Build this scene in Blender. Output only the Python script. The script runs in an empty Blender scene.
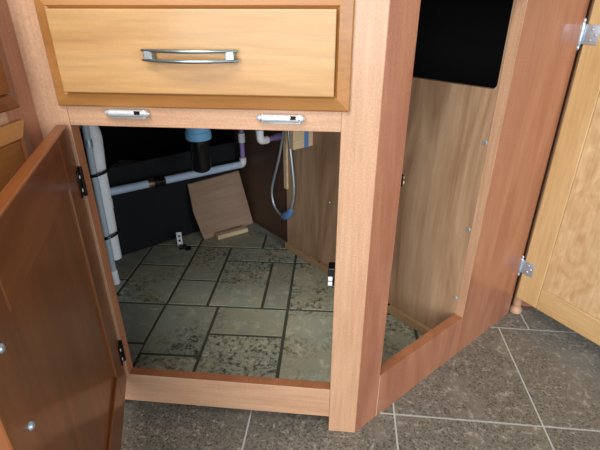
import bpy, bmesh, math, random
from mathutils import Matrix, Vector

# ------------------------------------------------------------------ camera, light, exposure
scene = bpy.context.scene
random.seed(7)
CAM = Vector((-0.0485, -0.6238, 0.78))
cam_d = bpy.data.cameras.new('camera')
cam_d.sensor_width = 36.0
cam_d.lens = 445.08 / 600 * 36.0
cam_d.clip_start = 0.01
cam = bpy.data.objects.new('camera', cam_d)
scene.collection.objects.link(cam)
cam.location = CAM
cam.rotation_euler = (math.radians(90 - 26.685), 0, math.radians(5.771))
scene.camera = cam

world = bpy.data.worlds.new('room_light')
scene.world = world
world.use_nodes = True
bg = world.node_tree.nodes['Background']
bg.inputs[0].default_value = (0.86, 0.94, 1.0, 1)
bg.inputs[1].default_value = 0.38


def area_light(name, loc, target, sx, sy, power, col):
    d = bpy.data.lights.new(name, 'AREA')
    d.shape = 'RECTANGLE'
    d.size, d.size_y, d.energy, d.color = sx, sy, power, col
    o = bpy.data.objects.new(name, d)
    scene.collection.objects.link(o)
    o.location = loc
    o.rotation_euler = (Vector(target) - Vector(loc)).to_track_quat('-Z', 'Y').to_euler()
    return o


area_light('window_light', (-0.50, -2.5, 1.15), (-0.1, 0.1, 0.45), 2.2, 1.6, 70, (0.98, 0.98, 1.0))
area_light('side_window_light', (1.9, -2.1, 1.0), (-0.5, 0.3, 0.35), 1.2, 1.1, 38, (0.80, 0.91, 1.0))
area_light('ceiling_light', (-0.45, -1.15, 2.05), (-0.45, -1.15, 0.0), 0.9, 0.6, 32, (1.0, 0.97, 0.92))

vs = scene.view_settings
vs.view_transform = 'Standard'
vs.look = 'None'
vs.gamma = 1.0
vs.use_curve_mapping = False
vs.exposure = 0.0


# ------------------------------------------------------------------ materials
def new_mat(name):
    m = bpy.data.materials.new(name)
    m.use_nodes = True
    nt = m.node_tree
    return m, nt, nt.nodes['Principled BSDF']


def set_in(b, **kw):
    for k, v in kw.items():
        b.inputs[k.replace('_', ' ')].default_value = v


def lin(c):
    return tuple(((v / 255) / 12.92 if v / 255 <= 0.04045 else ((v / 255 + 0.055) / 1.055) ** 2.4) for v in c) + (1,)


def plain(name, rgb, rough=0.5, metal=0.0, coat=0.0):
    m, nt, b = new_mat(name)
    n = nt.nodes.new('ShaderNodeTexNoise')
    n.inputs['Scale'].default_value = 60
    n.inputs['Detail'].default_value = 4
    tc = nt.nodes.new('ShaderNodeTexCoord')
    nt.links.new(tc.outputs['Object'], n.inputs['Vector'])
    mx = nt.nodes.new('ShaderNodeMixRGB')
    c = lin(rgb)
    mx.inputs[1].default_value = tuple(v * 0.85 for v in c[:3]) + (1,)
    mx.inputs[2].default_value = tuple(min(1, v * 1.12) for v in c[:3]) + (1,)
    nt.links.new(n.outputs['Fac'], mx.inputs[0])
    nt.links.new(mx.outputs[0], b.inputs['Base Color'])
    set_in(b, Roughness=rough, Metallic=metal)
    b.inputs['Coat Weight'].default_value = coat
    return m


def wood(name, light, dark, axis='z', rough=0.45, coat=0.35, coat_rough=0.18, grain=1.0, speck=0.12, figure=0.5, along=2.2, dist=1.6):
    """varnished wood; axis is the grain direction in object coordinates"""
    m, nt, b = new_mat(name)
    L = nt.links
    tc = nt.nodes.new('ShaderNodeTexCoord')
    oi = nt.nodes.new('ShaderNodeObjectInfo')
    mul = nt.nodes.new('ShaderNodeVectorMath')
    mul.operation = 'MULTIPLY_ADD'
    comb = nt.nodes.new('ShaderNodeCombineXYZ')
    for i in range(3):
        L.new(oi.outputs['Random'], comb.inputs[i])
    L.new(comb.outputs[0], mul.inputs[0])
    mul.inputs[1].default_value = (7.3, 5.1, 9.7)
    L.new(tc.outputs['Object'], mul.inputs[2])

    def mapped(scale_along, scale_across):
        mp = nt.nodes.new('ShaderNodeMapping')
        sc = [scale_across] * 3
        sc['xyz'.index(axis)] = scale_along
        mp.inputs['Scale'].default_value = sc
        L.new(mul.outputs[0], mp.inputs['Vector'])
        return mp

    def noise(mp, detail=5, dist=0.0):
        n = nt.nodes.new('ShaderNodeTexNoise')
        n.inputs['Scale'].default_value = 1.0
        n.inputs['Detail'].default_value = detail
        n.inputs['Distortion'].default_value = dist
        L.new(mp.outputs[0], n.inputs['Vector'])
        return n
    broad = noise(mapped(along * grain, 13 * grain), 4, dist)
    fine = noise(mapped(9, 170), 5, 0.2)
    spk = noise(mapped(330, 420), 3)
    ramp = nt.nodes.new('ShaderNodeValToRGB')
    ramp.color_ramp.elements[0].position = 0.5 - 0.28 / max(figure, 0.1) * 0.5
    ramp.color_ramp.elements[1].position = 0.5 + 0.28 / max(figure, 0.1) * 0.5
    ramp.color_ramp.elements[0].color = lin(dark)
    ramp.color_ramp.elements[1].color = lin(light)
    L.new(broad.outputs['Fac'], ramp.inputs[0])
    a = nt.nodes.new('ShaderNodeMapRange')
    a.inputs[1].default_value, a.inputs[2].default_value = 0.3, 0.7
    a.inputs[3].default_value, a.inputs[4].default_value = 0.88, 1.08
    L.new(fine.outputs['Fac'], a.inputs[0])
    a2 = nt.nodes.new('ShaderNodeMapRange')
    a2.inputs[1].default_value, a2.inputs[2].default_value = 0.3, 0.7
    a2.inputs[3].default_value, a2.inputs[4].default_value = 1 - speck, 1 + speck
    L.new(spk.outputs['Fac'], a2.inputs[0])
    mm = nt.nodes.new('ShaderNodeMath')
    mm.operation = 'MULTIPLY'
    L.new(a.outputs[0], mm.inputs[0])
    L.new(a2.outputs[0], mm.inputs[1])
    mix = nt.nodes.new('ShaderNodeVectorMath')
    mix.operation = 'SCALE'
    L.new(ramp.outputs[0], mix.inputs[0])
    L.new(mm.outputs[0], mix.inputs['Scale'])
    L.new(mix.outputs[0], b.inputs['Base Color'])
    bump = nt.nodes.new('ShaderNodeBump')
    bump.inputs['Strength'].default_value = 0.05
    bump.inputs['Distance'].default_value = 0.002
    L.new(fine.outputs['Fac'], bump.inputs['Height'])
    L.new(bump.outputs[0], b.inputs['Normal'])
    set_in(b, Roughness=rough)
    b.inputs['Coat Weight'].default_value = coat
    b.inputs['Coat Roughness'].default_value = coat_rough
    return m


def stone(name, base, light, dark, scale, rough, patch=0.5, var=0.15, dist=0.8, tint=0.0):
    """speckled / mottled tile"""
    m, nt, b = new_mat(name)
    L = nt.links
    tc = nt.nodes.new('ShaderNodeTexCoord')
    oi = nt.nodes.new('ShaderNodeObjectInfo')
    comb = nt.nodes.new('ShaderNodeCombineXYZ')
    for i in range(3):
        L.new(oi.outputs['Random'], comb.inputs[i])
    mul = nt.nodes.new('ShaderNodeVectorMath')
    mul.operation = 'MULTIPLY_ADD'
    L.new(comb.outputs[0], mul.inputs[0])
    mul.inputs[1].default_value = (11.3, 17.1, 3.7)
    L.new(tc.outputs['Object'], mul.inputs[2])

    def noise(s, detail, dist=0.0, rough_=0.6):
        n = nt.nodes.new('ShaderNodeTexNoise')
        n.inputs['Scale'].default_value = s
        n.inputs['Detail'].default_value = detail
        n.inputs['Roughness'].default_value = rough_
        n.inputs['Distortion'].default_value = dist
        L.new(mul.outputs[0], n.inputs['Vector'])
        return n
    n1 = noise(scale, 8, dist, 0.75)
    n2 = noise(scale * 0.12, 3, 0.5)
    n3 = noise(scale * 2.8, 7, dist * 1.2, 0.75)

    def rmp(src, p0, p1):
        r = nt.nodes.new('ShaderNodeMapRange')
        r.inputs[1].default_value, r.inputs[2].default_value = p0, p1
        L.new(src, r.inputs[0])
        return r.outputs[0]

    def mixc(f, c1, c2):
        x = nt.nodes.new('ShaderNodeMixRGB')
        L.new(f, x.inputs[0])
        for i, c in ((1, c1), (2, c2)):
            if isinstance(c, tuple):
                x.inputs[i].default_value = c
            else:
                L.new(c, x.inputs[i])
        return x.outputs[0]

    def mulm(a, b_):
        x = nt.nodes.new('ShaderNodeMath')
        x.operation = 'MULTIPLY'
        L.new(a, x.inputs[0])
        L.new(b_, x.inputs[1])
        return x.outputs[0]
    c = mixc(rmp(n1.outputs['Fac'], 0.52, 0.68), lin(base), lin(light))
    dk = mulm(rmp(n3.outputs['Fac'], 0.48, 0.6), rmp(n2.outputs['Fac'], patch - 0.03, patch + 0.1))
    c = mixc(dk, c, lin(dark))
    v = nt.nodes.new('ShaderNodeMapRange')
    v.inputs[3].default_value, v.inputs[4].default_value = 1 - var, 1 + var
    L.new(oi.outputs['Random'], v.inputs[0])
    sc = nt.nodes.new('ShaderNodeVectorMath')
    sc.operation = 'SCALE'
    L.new(c, sc.inputs[0])
    L.new(v.outputs[0], sc.inputs['Scale'])
    L.new(sc.outputs[0], b.inputs['Base Color'])
    if tint:
        hs = nt.nodes.new('ShaderNodeMixRGB')
        hs.blend_type = 'MULTIPLY'
        hs.inputs[0].default_value = 1.0
        tn = noise(9, 2)
        L.new(sc.outputs[0], hs.inputs[1])
        L.new(mixc(rmp(tn.outputs['Fac'], 0.35, 0.65), (1 - tint, 1.0, 1 + tint, 1), (1 + tint * 0.7, 1.0, 1 - tint, 1)), hs.inputs[2])
        L.new(hs.outputs[0], b.inputs['Base Color'])
    bump = nt.nodes.new('ShaderNodeBump')
    bump.inputs['Strength'].default_value = 0.25
    bump.inputs['Distance'].default_value = 0.001
    L.new(n1.outputs['Fac'], bump.inputs['Height'])
    L.new(bump.outputs[0], b.inputs['Normal'])
    set_in(b, Roughness=rough)
    return m


MAPLE = ((196, 156, 124), (182, 138, 106))        # front face frame, window sheen painted in as paleness
RED = ((176, 119, 89), (150, 92, 67))           # angled frame, same wood without the painted sheen
HONEY = ((209, 175, 125), (192, 154, 102))        # drawer front, right door
ORANGE = ((136, 76, 30), (102, 52, 18))          # left door
M = {}
for ax in 'xyz':
    M['maple_' + ax] = wood('sheen_maple_grain_' + ax, *MAPLE, axis=ax, figure=0.5)
    M['red_' + ax] = wood('red_maple_grain_' + ax, *RED, axis=ax, figure=0.6, coat=0.5, coat_rough=0.12)
    M['honey_' + ax] = wood('honey_maple_grain_' + ax, *HONEY, axis=ax, speck=0.04, figure=0.6)
    M['orange_' + ax] = wood('orange_maple_grain_' + ax, *ORANGE, axis=ax, speck=0.04, figure=0.5, coat=0.5, coat_rough=0.15)
M['drawer'] = wood('drawer_maple', (188, 147, 95), (169, 124, 73), axis='x', speck=0.03, figure=0.6)
M['figured'] = wood('figured_maple', (216, 186, 142), (194, 156, 110), axis='z', speck=0.03, figure=0.7, grain=1.5, along=9, dist=2.6)
M['edge_shade'] = wood('shaded_edge', (166, 108, 74), (144, 88, 58), axis='z', speck=0.06)  # redder copy of the frame wood, paints shade on thickness faces
M['edge'] = wood('honey_edge', (174, 121, 65), (150, 97, 47), axis='x', speck=0.04)
M['oak'] = wood('interior_panel', (192, 158, 124), (138, 102, 74), axis='z', coat=0.1, rough=0.55, grain=0.9, figure=0.6, speck=0.05)
M['dark_ply'] = wood('dark_back_panel', (92, 66, 52), (74, 52, 42), axis='z', coat=0.1, rough=0.6)
M['raw'] = wood('raw_pine', (222, 198, 160), (198, 170, 130), axis='x', coat=0.0, rough=0.7)
M['cleat'] = wood('cleat_wood', (186, 152, 112), (160, 124, 88), axis='y', coat=0.0, rough=0.7)
M['ply'] = wood('plywood_board', (176, 144, 118), (152, 122, 98), axis='x', coat=0.0, rough=0.65)
M['floor_tile'] = stone('kitchen_floor_tile', (114, 108, 97), (172, 163, 145), (58, 55, 51), 70, 0.4, patch=0.40, var=0.06, dist=0.25)
M['slate'] = stone('interior_stone_tile', (158, 158, 138), (196, 193, 168), (54, 53, 46), 30, 0.5, patch=0.47, var=0.18, dist=0.3, tint=0.07)
M['grout'] = plain('light_grout', (176, 176, 170), 0.8)
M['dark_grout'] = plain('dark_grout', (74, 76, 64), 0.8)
M['black'] = plain('black_panel', (5, 6, 12), 0.8)
M['void'] = plain('dark_wall', (18, 18, 18), 0.7)
M['nickel'] = plain('satin_nickel', (150, 160, 162), 0.3, 0.9)
M['chrome'] = plain('bright_chrome', (232, 238, 241), 0.25, 0.6)
M['zinc'] = plain('zinc_plate', (190, 204, 216), 0.36, 0.7)
M['bronze'] = plain('dark_bronze', (40, 32, 28), 0.35, 0.8)
M['white'] = plain('white_plastic', (248, 250, 252), 0.4)
M['grey_pipe'] = plain('grey_plastic', (196, 214, 236), 0.4)
M['grey_hose'] = plain('grey_hose', (178, 188, 196), 0.5)
M['black_plastic'] = plain('black_plastic', (16, 17, 20), 0.25)
M['blue'] = plain('blue_plastic', (92, 132, 184), 0.4)
M['collar'] = plain('pale_blue_collar', (130, 195, 240), 0.35)
M['purple'] = plain('purple_pipe', (160, 140, 200), 0.4)
M['brass'] = plain('brass_ring', (190, 180, 150), 0.3, 1.0)
M['toe'] = plain('toe_kick', (60, 40, 30), 0.7)

# ------------------------------------------------------------------ geometry helpers
R2 = math.sqrt(0.5)
WORLD = ((0, 0, 0), 0.0)
F2 = ((0, 0, 0), math.radians(45))                 # angled front: local x along it, local y behind it
LDOOR = ((-0.459, -0.004, 0), math.radians(-68.2))
RDOOR = ((0.4365, 0.4270, 0), math.radians(-54.5))
F0 = ((-0.5055, 0, 0), math.radians(90))           # left run: local x = world y, local -y faces +x
WM = {}


def link(o, parent=None, frame=WORLD):
    scene.collection.objects.link(o)
    m = Matrix.Translation(frame[0]) @ Matrix.Rotation(frame[1], 4, 'Z')
    o.matrix_basis = m
    WM[o.name] = m
    if parent is not None:
        o.parent = parent
        o.matrix_parent_inverse = WM[parent.name].inverted()
    return o


def tag(o, label=None, cat=None, group=None, kind=None):
    for k, v in (('label', label), ('category', cat), ('group', group), ('kind', kind)):
        if v:
            o[k] = v
    return o


def empty(name, loc, label=None, cat=None, group=None, parent=None, frame=None):
    o = bpy.data.objects.new(name, None)
    o.empty_display_size = 0.05
    link(o, parent, frame or (loc, 0.0))
    return tag(o, label, cat, group)


def from_bm(name, bm, mats, parent=None, frame=WORLD, smooth=False):
    bmesh.ops.recalc_face_normals(bm, faces=bm.faces)
    me = bpy.data.meshes.new(name)
    has_smooth = any(f.smooth for f in bm.faces)
    bm.to_mesh(me)
    bm.free()
    for m in (mats if isinstance(mats, (list, tuple)) else [mats]):
        me.materials.append(m)
    if has_smooth:
        me.set_sharp_from_angle(angle=math.radians(40))
    if smooth:
        for p in me.polygons:
            p.use_smooth = True
    return link(bpy.data.objects.new(name, me), parent, frame)


def bm_box(bm, x0, x1, y0, y1, z0, z1, mi=0, bevel=0.0):
    vs_ = [bm.verts.new(c) for c in ((x0, y0, z0), (x1, y0, z0), (x1, y1, z0), (x0, y1, z0), (x0, y0, z1), (x1, y0, z1), (x1, y1, z1), (x0, y1, z1))]
    fs = [bm.faces.new([vs_[i] for i in f]) for f in ((3, 2, 1, 0), (4, 5, 6, 7), (0, 1, 5, 4), (1, 2, 6, 5), (2, 3, 7, 6), (3, 0, 4, 7))]
    for f in fs:
        f.material_index = mi
    if bevel:
        es = list({e for f in fs for e in f.edges})
        r = bmesh.ops.bevel(bm, geom=es, offset=bevel, segments=2, affect='EDGES', profile=0.5)
        for f in r['faces']:
            f.material_index = mi


def box(name, x0, x1, y0, y1, z0, z1, mat, parent=None, frame=WORLD, bevel=0.001):
    bm = bmesh.new()
    bm_box(bm, x0, x1, y0, y1, z0, z1, 0, bevel)
    return from_bm(name, bm, mat, parent, frame)


def bm_prism(bm, pts, z0, z1, mi=0, bevel=0.0):
    """pts: plan polygon"""
    a = [bm.verts.new((p[0], p[1], z0)) for p in pts]
    b = [bm.verts.new((p[0], p[1], z1)) for p in pts]
    n = len(pts)
    fs = [bm.faces.new(a[::-1]), bm.faces.new(b)]
    for i in range(n):
        fs.append(bm.faces.new((a[i], a[(i + 1) % n], b[(i + 1) % n], b[i])))
    for f in fs:
        f.material_index = mi
    if bevel:
        es = list({e for f in fs for e in f.edges})
        r = bmesh.ops.bevel(bm, geom=es, offset=bevel, segments=1, affect='EDGES')
        for f in r['faces']:
            f.material_index = mi


def edged(name, x0, x1, y0, y1, z0, z1, mat, parent=None, frame=WORLD, edge=None, bevel=0.001):
    """frame member whose thickness faces are painted redder to stand for their shade"""
    o = box(name, x0, x1, y0, y1, z0, z1, mat, parent, frame, bevel)
    o.data.materials.append(edge or M['edge_shade'])
    for p in o.data.polygons:
        if abs(p.normal.y) < 0.4:
            p.material_index = 1
    return o


def prism(name, pts, z0, z1, mat, parent=None, frame=WORLD, bevel=0.0):
    bm = bmesh.new()
    bm_prism(bm, pts, z0, z1, 0, bevel)
    return from_bm(name, bm, mat, parent, frame)


def slab_xz(name, pts, y0, y1, mat, parent=None, frame=WORLD):
    """profile in the local x-z plane, extruded along y"""
    bm = bmesh.new()
    a = [bm.verts.new((p[0], y0, p[1])) for p in pts]
    b = [bm.verts.new((p[0], y1, p[1])) for p in pts]
    n = len(pts)
    bm.faces.new(a)
    bm.faces.new(b[::-1])
    for i in range(n):
        bm.faces.new((a[i], a[(i + 1) % n], b[(i + 1) % n], b[i]))
    return from_bm(name, bm, mat, parent, frame)


def smooth_path(pts, n=6):
    """Catmull-Rom through the points"""
    P = [Vector(p) for p in pts]
    out = []
    for i in range(len(P) - 1):
        p0, p1, p2, p3 = P[max(i - 1, 0)], P[i], P[i + 1], P[min(i + 2, len(P) - 1)]
        for k in range(n):
            t = k / n
            out.append(0.5 * ((2 * p1) + (p2 - p0) * t + (2 * p0 - 5 * p1 + 4 * p2 - p3) * t * t + (3 * p1 - p0 - 3 * p2 + p3) * t ** 3))
    out.append(P[-1])
    return out


def bm_tube(bm, pts, r, seg=12, mi=0, flat=1.0, ref=None):
    P = [Vector(p) for p in pts]
    rs = r if isinstance(r, (list, tuple)) else [r] * len(P)
    rings = []
    up = Vector(ref) if ref else None
    for i, p in enumerate(P):
        d = (P[min(i + 1, len(P) - 1)] - P[max(i - 1, 0)]).normalized()
        if up is None:
            up = Vector((0, 0, 1)) if abs(d.z) < 0.9 else Vector((1, 0, 0))
        u = (up - d * up.dot(d)).normalized()
        v = d.cross(u)
        up = u
        rings.append([bm.verts.new(p + (u * math.cos(a) * flat + v * math.sin(a)) * rs[i]) for a in [2 * math.pi * k / seg for k in range(seg)]])
    for a, b in zip(rings, rings[1:]):
        for k in range(seg):
            f = bm.faces.new((a[k], a[(k + 1) % seg], b[(k + 1) % seg], b[k]))
            f.material_index = mi
            f.smooth = True
    for ring in (rings[0][::-1], rings[-1]):
        f = bm.faces.new(ring)
        f.material_index = mi


def tube(name, pts, r, mat, parent=None, frame=WORLD, seg=12):
    bm = bmesh.new()
    bm_tube(bm, pts, r, seg)
    return from_bm(name, bm, mat, parent, frame)


def P2(s, w, z):
    """point given along / behind the angled front"""
    return Vector(((s - w) * R2, (s + w) * R2, z))


# ------------------------------------------------------------------ setting: kitchen floor
floor = box('floor', -1.6, 1.8, -1.6, 1.9, -0.03, -0.0008, M['grout'], bevel=0)
tag(floor, kind='structure')
GX, GY, TX, TY = 0.0835, 0.054, 0.3022, 0.3115
G = 0.0018


def floor_tile(x0, x1, y0, y1):
    bm = bmesh.new()
    hx, hy = (x1 - x0) / 2 - G, (y1 - y0) / 2 - G
    bm_prism(bm, [(-hx, -hy), (hx, -hy), (hx, hy), (-hx, hy)], -0.010, 0, 0, 0.0006)
    return from_bm('tile', bm, M['floor_tile'], floor, (((x0 + x1) / 2, (y0 + y1) / 2, 0), 0))


for j in range(-4, 3):
    off = 0.0785 if j >= 1 else 0.0
    for i in range(-4, 4):
        x0 = GX + off + i * TX
        y0 = GY + j * TY
        if j >= 0 and x0 + TX < -0.05:
            continue                                # wholly under the cabinet
        floor_tile(x0, x0 + TX, y0, y0 + TY)

wb = box('wall_back', -1.35, 1.5, 1.62, 1.70, -0.03, 0.845, M['void'], bevel=0)
tag(wb, kind='structure')
wl = box('wall_left', -1.35, -1.27, 0.0, 1.62, -0.03, 0.845, M['void'], bevel=0)
tag(wl, kind='structure')

# ------------------------------------------------------------------ corner cabinet
cab = empty('corner_cabinet', (0, 0, 0), 'large open maple corner cabinet with a front bay and an angled right bay', 'cabinet')
T = 0.021
oL, oR = -0.4565, -0.0535
zrb, zrt, zot = 0.0384, 0.1123, 0.6143
s1, s2, s3 = 0.0621, 0.3507, 0.607
ZT = 0.845
mt = T * math.tan(math.radians(22.5))
# front face frame
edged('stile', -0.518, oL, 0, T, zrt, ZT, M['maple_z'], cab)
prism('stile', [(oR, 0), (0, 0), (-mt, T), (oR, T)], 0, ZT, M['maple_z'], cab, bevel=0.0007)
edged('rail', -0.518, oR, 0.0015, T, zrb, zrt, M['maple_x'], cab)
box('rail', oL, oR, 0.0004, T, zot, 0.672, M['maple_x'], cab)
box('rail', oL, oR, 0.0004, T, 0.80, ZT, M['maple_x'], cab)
# angled face frame
prism('stile', [(0, 0), (s1, 0), (s1, T), (mt, T)], 0, ZT, M['red_z'], cab, F2, bevel=0.0007)
edged('stile', s2, s3, 0, T, 0.0, ZT, M['red_z'], cab, F2, M['maple_z'], 0.0003)  # pale edge material paints the light on the stile's inner edge
edged('rail', s1 + 0.0006, s2 - 0.00005, 0.0, T, 0.0, 0.1148, M['red_z'], cab, F2, None, 0.0003)
box('joint_sliver', s1 + 0.00005, s1 + 0.0008, -0.0004, 0.004, 0.001, 0.1135, M['raw'], cab, F2, 0)
box('rail', s1 + 0.0006, s2, 0.0004, T, 0.80, ZT, M['red_x'], cab, F2)
# returns, partitions and carcass
arc = [(0.036 - 0.011 * math.sin(a), 0.643 - 0.011 * math.cos(a)) for a in [math.radians(15 * k) for k in range(7)]]
bm = bmesh.new()
prof = [(T + 0.0005, 0.011), (0.674, 0.011), (0.674, 0.632)] + arc + [(0.025, ZT), (T + 0.0005, ZT)]
a_ = [bm.verts.new((s2 + 0.0005, w, z)) for w, z in prof]
b_ = [bm.verts.new((s2 + 0.0125, w, z)) for w, z in prof]
bm.faces.new(a_)
bm.faces.new(b_[::-1])
for i in range(len(prof)):
    k = (i + 1) % len(prof)
    bm.faces.new((a_[i], a_[k], b_[k], b_[i]))
side = from_bm('side_panel', bm, M['oak'], cab, F2)
for w, z in ((0.0275, 0.53), (0.0275, 0.337), (0.0275, 0.157), (0.47, 0.25)):
    bm = bmesh.new()
    bm_tube(bm, [(s2 + 0.001, w, z), (s2 - 0.0012, w, z)], [0.0052, 0.0042], 10)
    from_bm('screw', bm, M['zinc'], side, F2)
box('cleat', s2 - 0.013, s2, 0.028, 0.673, 0.011, 0.034, M['cleat'], cab, F2, bevel=0.0015)
for w in (0.21, 0.50):
    bm = bmesh.new()
    bm_tube(bm, [(s2 - 0.0065, w, 0.0335), (s2 - 0.0065, w, 0.0350)], 0.0035, 10)
    from_bm('screw', bm, M['bronze'], cab, F2)
box('side_panel', s2 + 0.0195, s2 + 0.032, 0.60, 1.02, 0.011, ZT, M['dark_ply'], cab, F2, bevel=0.0005)
box('batten', s2 - 0.0075, s2 + 0.0, 0.664, 0.680, 0.232, 0.50, M['raw'], cab, F2)
blk = box('divider_panel', -0.62, s2 + 0.018, 0.981, 0.991, 0.011, 0.319, M['black'], cab, F2, bevel=0.001)
tag(blk, 'black panel closing the back of the cabinet')
box('end_panel', 0.62, 0.63, 0.03, 0.9, 0.0, ZT, M['void'], cab, F2, bevel=0)
box('end_panel', -1.26, -0.506, 0.0215, 0.032, 0.0, ZT, M['void'], cab, bevel=0)
box('toe_board', -0.45, -0.06, 0.036, 0.046, 0.0, 0.0095, M['toe'], cab, bevel=0)
prism('cabinet_top', [(-1.35, -0.02), (-0.02, -0.02), (0.455, 0.44), (0.455, 1.7), (-1.35, 1.7)], ZT + 0.001, ZT + 0.03, M['maple_x'], cab)


# interior floor of clipped stone tiles
def clip(poly, n, d):
    """keep n.p <= d"""
    out = []
    for i, p in enumerate(poly):
        q = poly[(i + 1) % len(poly)]
        a, b = n[0] * p[0] + n[1] * p[1] - d, n[0] * q[0] + n[1] * q[1] - d
        if a <= 0:
            out.append(p)
        if (a < 0 < b) or (b < 0 < a):
            t = a / (a - b)
            out.append((p[0] + (q[0] - p[0]) * t, p[1] + (q[1] - p[1]) * t))
    return out


CL = [((0, -1), -0.048), ((R2, R2), s2 - 0.0005), ((R2, -R2), -0.0225), ((-R2, R2), 0.9795), ((-1, 0), 1.2)]


def interior(poly):
    for n, d in CL:
        poly = clip(poly, n, d)
        if len(poly) < 3:
            return None
    return poly


base = interior([(-1.3, 0), (0.6, 0), (0.6, 1.6), (-1.3, 1.6)])
cfl = prism('cabinet_floor', base, 0.0005, 0.0085, M['dark_grout'], cab)
ang = math.radians(1.75)
ca, sa = math.cos(ang), math.sin(ang)


def rot(p):
    dx, dy = p[0] + 0.3, p[1] - 0.37
    return (-0.3 + ca * dx - sa * dy, 0.37 + sa * dx + ca * dy)


H1, H2, H3 = 0.370, 0.617, 0.705
TILES = [(-1.3, -0.532, 0.207, H1), (-1.3, -0.528, -0.1, 0.207), (-0.532, -0.380, 0.172, H1), (-0.528, -0.380, -0.1, 0.172),
         (-0.380, -0.184, 0.254, H1), (-0.380, -0.184, -0.1, 0.254), (-0.184, 0.158, -0.1, H1), (0.158, 0.5, -0.1, H1),
         (-1.3, -0.692, H1, 0.484), (-1.3, -0.692, 0.484, H3), (-0.692, -0.530, H1, 0.575), (-0.692, -0.530, 0.575, H3), (-1.3, -0.530, H3, 0.95),
         (-0.530, -0.413, H1, 0.496), (-0.530, -0.413, 0.496, H3), (-0.413, -0.257, H1, H2), (-0.257, -0.184, H1, H2),
         (-0.413, -0.184, H2, H3), (-0.184, 0.1, H2, H3), (-0.184, 0.158, H1, H2), (-0.530, -0.304, H3, 1.2), (-0.304, 0.1, H3, 1.2), (-1.3, -0.53, 0.95, 1.4)]
g = 0.0042
for x0, x1, y0, y1 in TILES:
    poly = interior([rot(p) for p in ((x0 + g, y0 + g), (x1 - g, y0 + g), (x1 - g, y1 - g), (x0 + g, y1 - g))])
    if poly is None or len(poly) < 3:
        continue
    cx, cy = sum(p[0] for p in poly) / len(poly), sum(p[1] for p in poly) / len(poly)
    area = abs(sum(poly[i][0] * poly[(i + 1) % len(poly)][1] - poly[(i + 1) % len(poly)][0] * poly[i][1] for i in range(len(poly)))) / 2
    if area < 2e-5:
        continue
    prism('tile', [(p[0] - cx, p[1] - cy) for p in poly], -0.0024, 0.0, M['slate'], cfl, ((cx, cy, 0.0105), 0), bevel=0.0005)


# ------------------------------------------------------------------ raised panel fronts (drawer, doors of the left run)
def ring_front(name, x0, x1, z0, z1, inset, mats, parent, frame, y_edge=-0.007, y_in=-0.012, y_panel=-0.020):
    """frame with sloping border plus a raised centre panel; returns the border object"""
    bm = bmesh.new()

    def rect(a, y):
        return [bm.verts.new((p[0], y, p[1])) for p in ((x0 + a, z0 + a), (x1 - a, z0 + a), (x1 - a, z1 - a), (x0 + a, z1 - a))]
    loops = [rect(0, -0.0005), rect(0, y_edge + 0.002), rect(0.002, y_edge), rect(inset - 0.004, y_in), rect(inset, y_in + 0.004), rect(inset + 0.01, y_in + 0.004)]
    for a, b in zip(loops, loops[1:]):
        for k in range(4):
            f = bm.faces.new((a[k], a[(k + 1) % 4], b[(k + 1) % 4], b[k]))
            f.material_index = 1 if k in (1, 3) else 0
    bm.faces.new(loops[0][::-1])
    bm.faces.new(loops[-1])
    o = from_bm('border', bm, mats[:2], parent, frame)
    bm = bmesh.new()
    a = inset
    bm_box(bm, x0 + a, x1 - a, y_panel, y_in + 0.0045, z0 + a, z1 - a, 0, 0.0)
    fr = [f for f in bm.faces if all(abs(v.co.y - y_panel) < 1e-6 for v in f.verts)]
    es = list({e for f in fr for e in f.edges})
    bmesh.ops.bevel(bm, geom=es, offset=0.0018, segments=2, affect='EDGES', profile=0.5)
    p = from_bm('raised_panel', bm, mats[2], parent, frame)
    return o, p


drawer = empty('drawer_front', (-0.25, 0, 0.644), parent=cab)
tag(drawer, 'honey maple drawer front with raised panel')
ring_front('drawer', -0.4642, -0.0427, 0.6443, 0.7935, 0.0218, (M['edge'], M['edge'], M['drawer']), drawer, WORLD)

# bow pull with two bars
bm = bmesh.new()
hx0, hx1 = -0.3165, -0.1885
for zc in (0.7232, 0.7112):
    pts = []
    for k in range(17):
        t = k / 16
        pts.append((hx0 + (hx1 - hx0) * t, -0.0275 - 0.0150 * math.sin(math.pi * t), zc + 0.0))
    bm_tube(bm, pts, [0.0016 + 0.0010 * math.sin(math.pi * k / 16) ** 0.6 for k in range(17)], 10)
pull = from_bm('pull_handle', bm, M['nickel'], drawer)
tag(pull, 'satin nickel bow pull with two bars')
for xc in (hx0 + 0.010, hx1 - 0.010):
    bm = bmesh.new()
    bm_box(bm, xc - 0.006, xc + 0.006, -0.034, -0.0195, 0.7118, 0.7226, 0, 0.0012)
    from_bm('post', bm, M['nickel'], drawer)


# chrome barrel hinges under the drawer front
def barrel_hinge(x0, x1, zc, yc, parent, frame=WORLD):
    bm = bmesh.new()
    L = x1 - x0
    prof = [(0, .0008), (.02, .0018), (.05, .0030), (.08, .0030), (.095, .0016), (.12, .0016), (.125, .0040), (.34, .0040), (.345, .0034), (.35, .0040), (.60, .0040), (.605, .0034), (.61, .0040),
            (.86, .0040), (.865, .0016), (.885, .0016), (.90, .0036), (.94, .0036), (.97, .0020), (1.0, .0008)]
    bm_tube(bm, [(x0 + L * t, yc, zc) for t, r in prof], [r * 1.4 for t, r in prof], 14)
    bm_box(bm, x0 + L * .10, x1 - L * .10, yc + 0.001, yc + 0.0032, zc - 0.0080, zc + 0.0045, 0, 0.0005)
    bm_box(bm, x0 + L * .70, x1 - L * .18, yc - 0.0062, yc - 0.0048, zc - 0.0005, zc + 0.0045, 1, 0)
    return from_bm('hinge', bm, [M['chrome'], M['bronze']], parent, frame)


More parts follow.
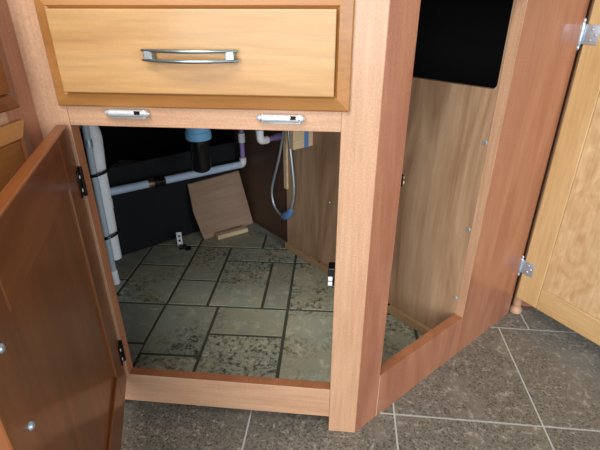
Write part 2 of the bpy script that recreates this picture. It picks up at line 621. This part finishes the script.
for hx in ((-0.3961, -0.3283, 0.6355), (-0.173, -0.1035, 0.6335)):
    h = barrel_hinge(hx[0], hx[1], hx[2], -0.0058, drawer)
    tag(h, 'chrome barrel hinge with finials')


# ------------------------------------------------------------------ cabinet doors
def wall_door(name, w, z0, z1, st, rl, yi, yo, recess, mats, frame, label, gap):
    """framed door; yi inner face, yo outer face (local y), recess of the panel on the inner face"""
    d = empty(name, None, label, parent=cab, frame=frame)
    lo, hi = min(yi, yo), max(yi, yo)
    box('stile', 0, st, lo, hi, z0, z1, mats[0], d, frame, 0.0022)
    box('stile', w - st, w, lo, hi, z0, z1, mats[0], d, frame, 0.0022)
    box('rail', st, w - st, lo, hi, z0, z0 + rl, mats[1], d, frame, 0.0022)
    box('rail', st, w - st, lo, hi, z1 - rl, z1, mats[1], d, frame, 0.0022)
    sgn = 1 if yo > yi else -1
    pa, pb = yi + sgn * recess, yo - sgn * 0.003
    bm = bmesh.new()
    bm_box(bm, st + gap, w - st - gap, min(pa, pb), max(pa, pb), z0 + rl + gap, z1 - rl - gap, 0, 0.0006)
    from_bm('door_panel', bm, mats[2], d, frame)
    return d


# left door
ld = wall_door('cabinet_door', 0.443, 0.1075, 0.6170, 0.074, 0.074, 0.0, -0.0165, 0.005, (M['orange_z'], M['orange_x'], M['orange_z']), LDOOR,
               'left cabinet door swung open towards the viewer, dark orange inner face', -0.002)
for zc in (0.526, 0.177):
    bm = bmesh.new()
    bm_box(bm, 0.001, 0.018, 0.0001, 0.0022, zc - 0.021, zc + 0.021, 0, 0.001)
    bm_tube(bm, [(-0.001, 0.003, zc - 0.024), (-0.001, 0.003, zc + 0.024)], 0.0034, 10)
    for dz in (-0.011, 0.011):
        bm_tube(bm, [(0.010, 0.002, zc + dz), (0.010, 0.0034, zc + dz)], [0.0036, 0.0024], 10, 1)
    h = from_bm('hinge', bm, [M['bronze'], M['chrome']], ld, LDOOR)
    tag(h, 'dark bronze hinge with bright screws')
for zc in (0.452, 0.539):
    bm = bmesh.new()
    bm_tube(bm, [(0.408, -0.001, zc), (0.408, 0.0014, zc), (0.408, 0.0030, zc), (0.408, 0.0034, zc)], [0.0042, 0.0042, 0.0030, 0.0008], 14)
    from_bm('screw', bm, M['zinc'], ld, LDOOR)
# right door
rd = wall_door('cabinet_door', 0.40, 0.060, 0.815, 0.060, 0.062, 0.0, 0.018, 0.0012, (M['honey_z'], M['honey_x'], M['figured']), RDOOR,
               'right cabinet door swung open, light honey inner face', 0.0009)
for zc in (0.719, 0.157):
    bm = bmesh.new()
    bm_box(bm, -0.003, 0.029, -0.0022, -0.0001, zc - 0.019, zc + 0.019, 0, 0.0008)
    prof = [(-.031, .0006), (-.029, .0024), (-.026, .0030), (-.023, .0022), (-.021, .0034), (-.0075, .0034), (-.007, .0028), (-.0065, .0034), (.0065, .0034), (.007, .0028), (.0075, .0034), (.021, .0034), (.023, .0022), (.026, .0030), (.029, .0024), (.031, .0006)]
    bm_tube(bm, [(-0.0055, -0.004, zc + t) for t, r in prof], [r for t, r in prof], 12)
    for dx, dz in ((0.013, 0.010), (0.021, 0.0), (0.013, -0.010)):
        bm_tube(bm, [(dx, -0.002, zc + dz), (dx, -0.0036, zc + dz)], [0.0036, 0.0022], 10)
    h = from_bm('hinge', bm, M['zinc'], rd, RDOOR)
    tag(h, 'silver plate hinge with three screws')

# catches
bm = bmesh.new()
bm_box(bm, oR - 0.012, oR - 0.0002, 0.023, 0.046, 0.338, 0.372, 0, 0.001)
bm_box(bm, oR - 0.0115, oR - 0.004, 0.0205, 0.0235, 0.339, 0.3465, 1, 0.0008)
bm_box(bm, oR - 0.0115, oR - 0.004, 0.0205, 0.0235, 0.349, 0.3565, 1, 0.0008)
c = from_bm('door_catch', bm, [M['black_plastic'], M['white']], cab)
tag(c, 'black roller catch with pale rollers')
bm = bmesh.new()
bm_box(bm, s1 + 0.0003, s1 + 0.007, 0.001, 0.014, 0.517, 0.537, 0, 0.001)
bm_tube(bm, [(s1 + 0.006, 0.006, 0.521), (s1 + 0.0125, 0.006, 0.521)], [0.0042, 0.003], 10, 1)
bm_tube(bm, [(s1 + 0.006, 0.006, 0.530), (s1 + 0.0110, 0.006, 0.530)], [0.0042, 0.003], 10, 1)
from_bm('door_catch', bm, [M['bronze'], M['chrome']], cab, F2)

# ------------------------------------------------------------------ left run of cabinets (faces right)
lc = empty('base_cabinet', (-0.5055, -0.2, 0), 'orange maple cabinet run at the left edge, at right angles to the open cabinet', 'cabinet')
FX0 = -0.62
box('stile', -0.060, -0.0002, 0, T, 0, ZT, M['red_z'], lc, F0)
box('stile', FX0, FX0 + 0.05, 0, T, 0, ZT, M['red_z'], lc, F0)
box('rail', FX0 + 0.05, -0.060, 0.0004, T, 0.615, 0.672, M['maple_x'], lc, F0)
box('rail', FX0 + 0.05, -0.060, 0.0004, T, 0.04, 0.115, M['red_x'], lc, F0)
box('rail', FX0 + 0.05, -0.060, 0.0004, T, 0.80, ZT, M['red_x'], lc, F0)
box('carcass', FX0, -0.002, T + 0.001, 0.50, 0.0, ZT, M['dark_ply'], lc, F0)
df = empty('drawer_front', None, parent=lc, frame=F0)
ring_front('d', FX0 + 0.04, -0.038, 0.6480, 0.7935, 0.024, (M['orange_x'], M['orange_z'], M['orange_x']), df, F0, y_panel=-0.018)
dd = empty('cabinet_door', None, parent=lc, frame=F0)
ring_front('d', FX0 + 0.04, -0.042, 0.105, 0.6320, 0.024, (M['edge'], M['orange_z'], M['edge']), dd, F0, y_edge=-0.010, y_in=-0.016, y_panel=-0.013)

# ------------------------------------------------------------------ next cabinet behind the right door
nc = empty('base_cabinet', (0.46, 0.5, 0), 'reddish cabinet base with pale corner foot behind the right open door', 'cabinet')
box('side_panel', 0.452, 0.462, 0.470, 1.2, 0.0, ZT, M['red_z'], nc)
bm = bmesh.new()
prof = [(0.0, .0165), (0.009, .0165), (0.014, .0125), (0.018, .0100), (0.022, .0115), (0.026, .0115), (0.80, .0115)]
bm_tube(bm, [(0.4540, 0.4455, z + 0.0005) for z, r in prof], [r for z, r in prof], 18)
box('toe_board', 0.4705, 0.512, 0.468, 0.70, 0.0005, 0.10, M['red_x'], nc)
po = from_bm('corner_post', bm, M['maple_z'], nc)

# ------------------------------------------------------------------ plumbing and things inside
zf = 0.0106
# grey waste pipe
dp = empty('waste_pipe', P2(0.1, 0.93, 0.25), 'pale grey horizontal waste pipe running along the black panel', 'pipe')
zpipe = lambda s: 0.2625 - (s + 0.128) * 0.030
tube('pipe', [P2(-0.45, 0.93, zpipe(-0.45)), P2(-0.005, 0.93, zpipe(0))], 0.0125, M['grey_pipe'], dp, seg=16)
tube('pipe', [P2(0.045, 0.93, zpipe(0.045)), P2(0.335, 0.93, zpipe(0.335))], 0.0125, M['grey_pipe'], dp, seg=16)
bm = bmesh.new()
a0, a1 = 0.008, 0.044
prof = [(0, .012), (.1, .0165), (.35, .0165), (.4, .0145), (.6, .0145), (.65, .0170), (.95, .0170), (1, .012)]
bm_tube(bm, [P2(a0 + (a1 - a0) * t, 0.93, zpipe(a0 + (a1 - a0) * t)) for t, r in prof], [r for t, r in prof], 16)
from_bm('coupling', bm, M['black_plastic'], dp)
bm = bmesh.new()
bm_tube(bm, [P2(-0.012, 0.93, zpipe(0)), P2(0.004, 0.93, zpipe(0)), P2(0.010, 0.93, zpipe(0))], [.0155, .0155, .013], 16)
from_bm('coupling_ring', bm, M['brass'], dp)

# purple supply line with white elbow
sp = empty('supply_pipe', P2(0.345, 0.93, 0.24), 'purple water pipe rising from a white elbow in the back corner', 'pipe')
tube('pipe', [P2(0.3475, 0.93, 0.268), P2(0.3475, 0.93, 0.335)], 0.0085, M['purple'], sp)
bm = bmesh.new()
bm_tube(bm, smooth_path([P2(0.330, 0.93, 0.248), P2(0.342, 0.93, 0.249), P2(0.3475, 0.93, 0.256), P2(0.3475, 0.93, 0.272)], 4), 0.0125, 14)
from_bm('elbow', bm, M['white'], sp)
tube('coupling', [P2(0.3475, 0.93, 0.330), P2(0.3475, 0.93, 0.362)], 0.0125, M['white'], sp)
tube('pipe', [P2(0.3475, 0.93, 0.360), P2(0.3475, 0.93, 0.55)], 0.0085, M['purple'], sp)

sp2 = empty('supply_pipe', P2(0.32, 0.71, 0.39), 'short purple pipe with white elbow above the hanging hose', 'pipe')
tube('pipe', [P2(0.290, 0.71, 0.395), P2(0.366, 0.71, 0.397)], 0.0085, M['purple'], sp2)
bm = bmesh.new()
bm_tube(bm, smooth_path([P2(0.306, 0.71, 0.395), P2(0.288, 0.71, 0.395), P2(0.279, 0.71, 0.402), P2(0.277, 0.71, 0.430)], 4), 0.0120, 14)
from_bm('elbow', bm, M['white'], sp2)
tube('coupling', [P2(0.336, 0.71, 0.3965), P2(0.356, 0.71, 0.3968)], 0.0112, M['purple'], sp2)
tube('pipe', [P2(0.277, 0.71, 0.428), P2(0.277, 0.71, 0.56)], 0.0085, M['purple'], sp2)

# disposer / drain body under the sink
dr = empty('sink_drain', (-0.465, 0.60, 0.32), 'glossy black sink drain with pale blue collar hanging at the top', 'drain')
bm = bmesh.new()
prof = [(0.324, .004), (0.326, .016), (0.331, .024), (0.338, .0275), (0.39, .0275), (0.395, .030), (0.425, .030)]
bm_tube(bm, [(-0.466, 0.60, z) for z, r in prof], [r for z, r in prof], 22)
from_bm('drain_body', bm, M['black_plastic'], dr)
bm = bmesh.new()
prof = [(0.4245, .032), (0.427, .037), (0.447, .037), (0.450, .034), (0.60, .034)]
bm_tube(bm, [(-0.466, 0.60, z) for z, r in prof], [r for z, r in prof], 22)
from_bm('collar', bm, M['collar'], dr)

# white vertical pipe with tied grey hose
vp = empty('vent_pipe', (-0.715, 0.465, zf), 'white vertical pipe with a grey hose cable-tied to it beside the left door hinges', 'pipe')
tube('pipe', smooth_path([(-0.740, 0.475, 0.500), (-0.718, 0.475, 0.492), (-0.707, 0.475, 0.468), (-0.708, 0.475, 0.43), (-0.713, 0.475, 0.366), (-0.716, 0.475, 0.261), (-0.720, 0.475, 0.147), (-0.721, 0.475, 0.086)]), 0.0180, M['white'], vp, seg=18)
tube('coupling', [(-0.7155, 0.475, 0.275), (-0.7165, 0.475, 0.250)], 0.0192, M['white'], vp, seg=18)
tube('hose', smooth_path([(-0.708, 0.447, 0.60), (-0.710, 0.447, 0.485), (-0.714, 0.447, 0.374), (-0.716, 0.447, 0.271), (-0.718, 0.447, 0.16), (-0.720, 0.447, 0.045)]), 0.0088, M['grey_hose'], vp)
tube('hose_fitting', [(-0.7205, 0.447, 0.060), (-0.7200, 0.449, zf + 0.001)], 0.0112, M['white'], vp, seg=14)
tube('collar', [(-0.7115, 0.447, 0.440), (-0.7108, 0.447, 0.460)], 0.0112, M['zinc'], vp, seg=14)
for xc, z in ((-0.713, 0.362), (-0.7185, 0.172)):
    bm = bmesh.new()
    n = 32
    ringp = [(xc + 0.0235 * math.cos(2 * math.pi * k / n), 0.4655 + 0.0315 * math.sin(2 * math.pi * k / n), z + 0.004 * math.cos(2 * math.pi * k / n)) for k in range(n + 1)]
    bm_tube(bm, ringp, 0.0042, 8)
    from_bm('cable_tie', bm, M['black_plastic'], vp)

# hanging faucet hose
sh = empty('spray_hose', P2(0.325, 0.66, 0.15), 'silver braided hose hanging in a loop with a blue weight', 'hose')
hp = [P2(0.325, 0.644, 0.50), P2(0.325, 0.652, 0.43), P2(0.325, 0.681, 0.332), P2(0.325, 0.716, 0.240), P2(0.325, 0.722, 0.195), P2(0.325, 0.705, 0.158), P2(0.325, 0.665, 0.143),
      P2(0.325, 0.628, 0.165), P2(0.325, 0.606, 0.230), P2(0.325, 0.605, 0.280), P2(0.325, 0.615, 0.350), P2(0.325, 0.628, 0.435), P2(0.325, 0.632, 0.50)]
tube('hose', smooth_path(hp, 6), 0.0040, M['zinc'], sh, seg=10)
bm = bmesh.new()
bm_tube(bm, [P2(0.325, 0.663, 0.142), P2(0.325, 0.655, 0.146), P2(0.325, 0.632, 0.160), P2(0.325, 0.620, 0.178)], [.009, .0135, .0135, .009], 12)
from_bm('hose_weight', bm, M['blue'], sh)

# block strapped to the side panel
kb = empty('wood_block', P2(0.31, 0.555, 0.405), 'pale wood block with blue strap high on the side panel', 'wood block')
box('block', 0.278, s2 - 0.0003, 0.545, 0.564, 0.405, 0.468, M['raw'], kb, F2, 0.002)
box('strap', 0.317, 0.332, 0.5432, 0.5448, 0.405, 0.468, M['blue'], kb, F2, 0.0004)

# leaning board with clipped corner, and stick in front of it
lb_ang = math.radians(17)
bm = bmesh.new()
bp = [(0.150, 0.0), (0.362, 0.0), (0.348, 0.208), (0.140, 0.205), (0.135, 0.105)]
wof = lambda h: 0.905 + h * math.sin(lb_ang) * 1.0
zof = lambda h: zf + 0.0005 + h * math.cos(lb_ang)
f_ = [bm.verts.new((s, wof(h), zof(h))) for s, h in bp]
b_ = [bm.verts.new((s, wof(h) + 0.006, zof(h) + 0.0015)) for s, h in bp]
bm.faces.new(f_)
bm.faces.new(b_[::-1])
for i in range(len(bp)):
    k = (i + 1) % len(bp)
    bm.faces.new((f_[i], f_[k], b_[k], b_[i]))
bo = from_bm('plywood_board', bm, M['ply'], None, F2)
tag(bo, 'thin brown plywood offcut leaning in the back corner', 'board')
ang2 = math.atan2(0.823 - 0.751, 0.095)
st_ = box('wood_stick', 0, 0.119, -0.012, 0.012, 0, 0.016, M['raw'], None, ((-0.491, 0.760, zf), ang2), 0.0012)
tag(st_, 'short pale wooden stick lying in front of the leaning plywood', 'wood stick')

# upright metal bracket
br = empty('metal_bracket', (-0.603, 0.690, zf), 'small white metal bracket with two holes standing on the cabinet floor', 'bracket')
BF = ((-0.603, 0.690, zf), math.radians(20))
bm = bmesh.new()
bm_box(bm, -0.009, 0.009, -0.001, 0.001, 0.004, 0.056, 0, 0.0006)
bm_box(bm, -0.009, 0.009, -0.001, 0.020, 0.0006, 0.0045, 0, 0.0006)
from_bm('plate', bm, M['white'], br, BF)
for z in (0.024, 0.042):
    bm = bmesh.new()
    bm_tube(bm, [(0, -0.0018, z), (0, -0.0008, z)], 0.0042, 12)
    from_bm('hole', bm, M['black_plastic'], br, BF)
bm = bmesh.new()
bm_box(bm, -0.004, 0.020, -0.024, -0.004, 0.0004, 0.010, 0, 0.001)
bm_box(bm, 0.016, 0.036, -0.036, -0.018, 0.0004, 0.006, 0, 0.001)
from_bm('foot', bm, M['bronze'], br, BF)
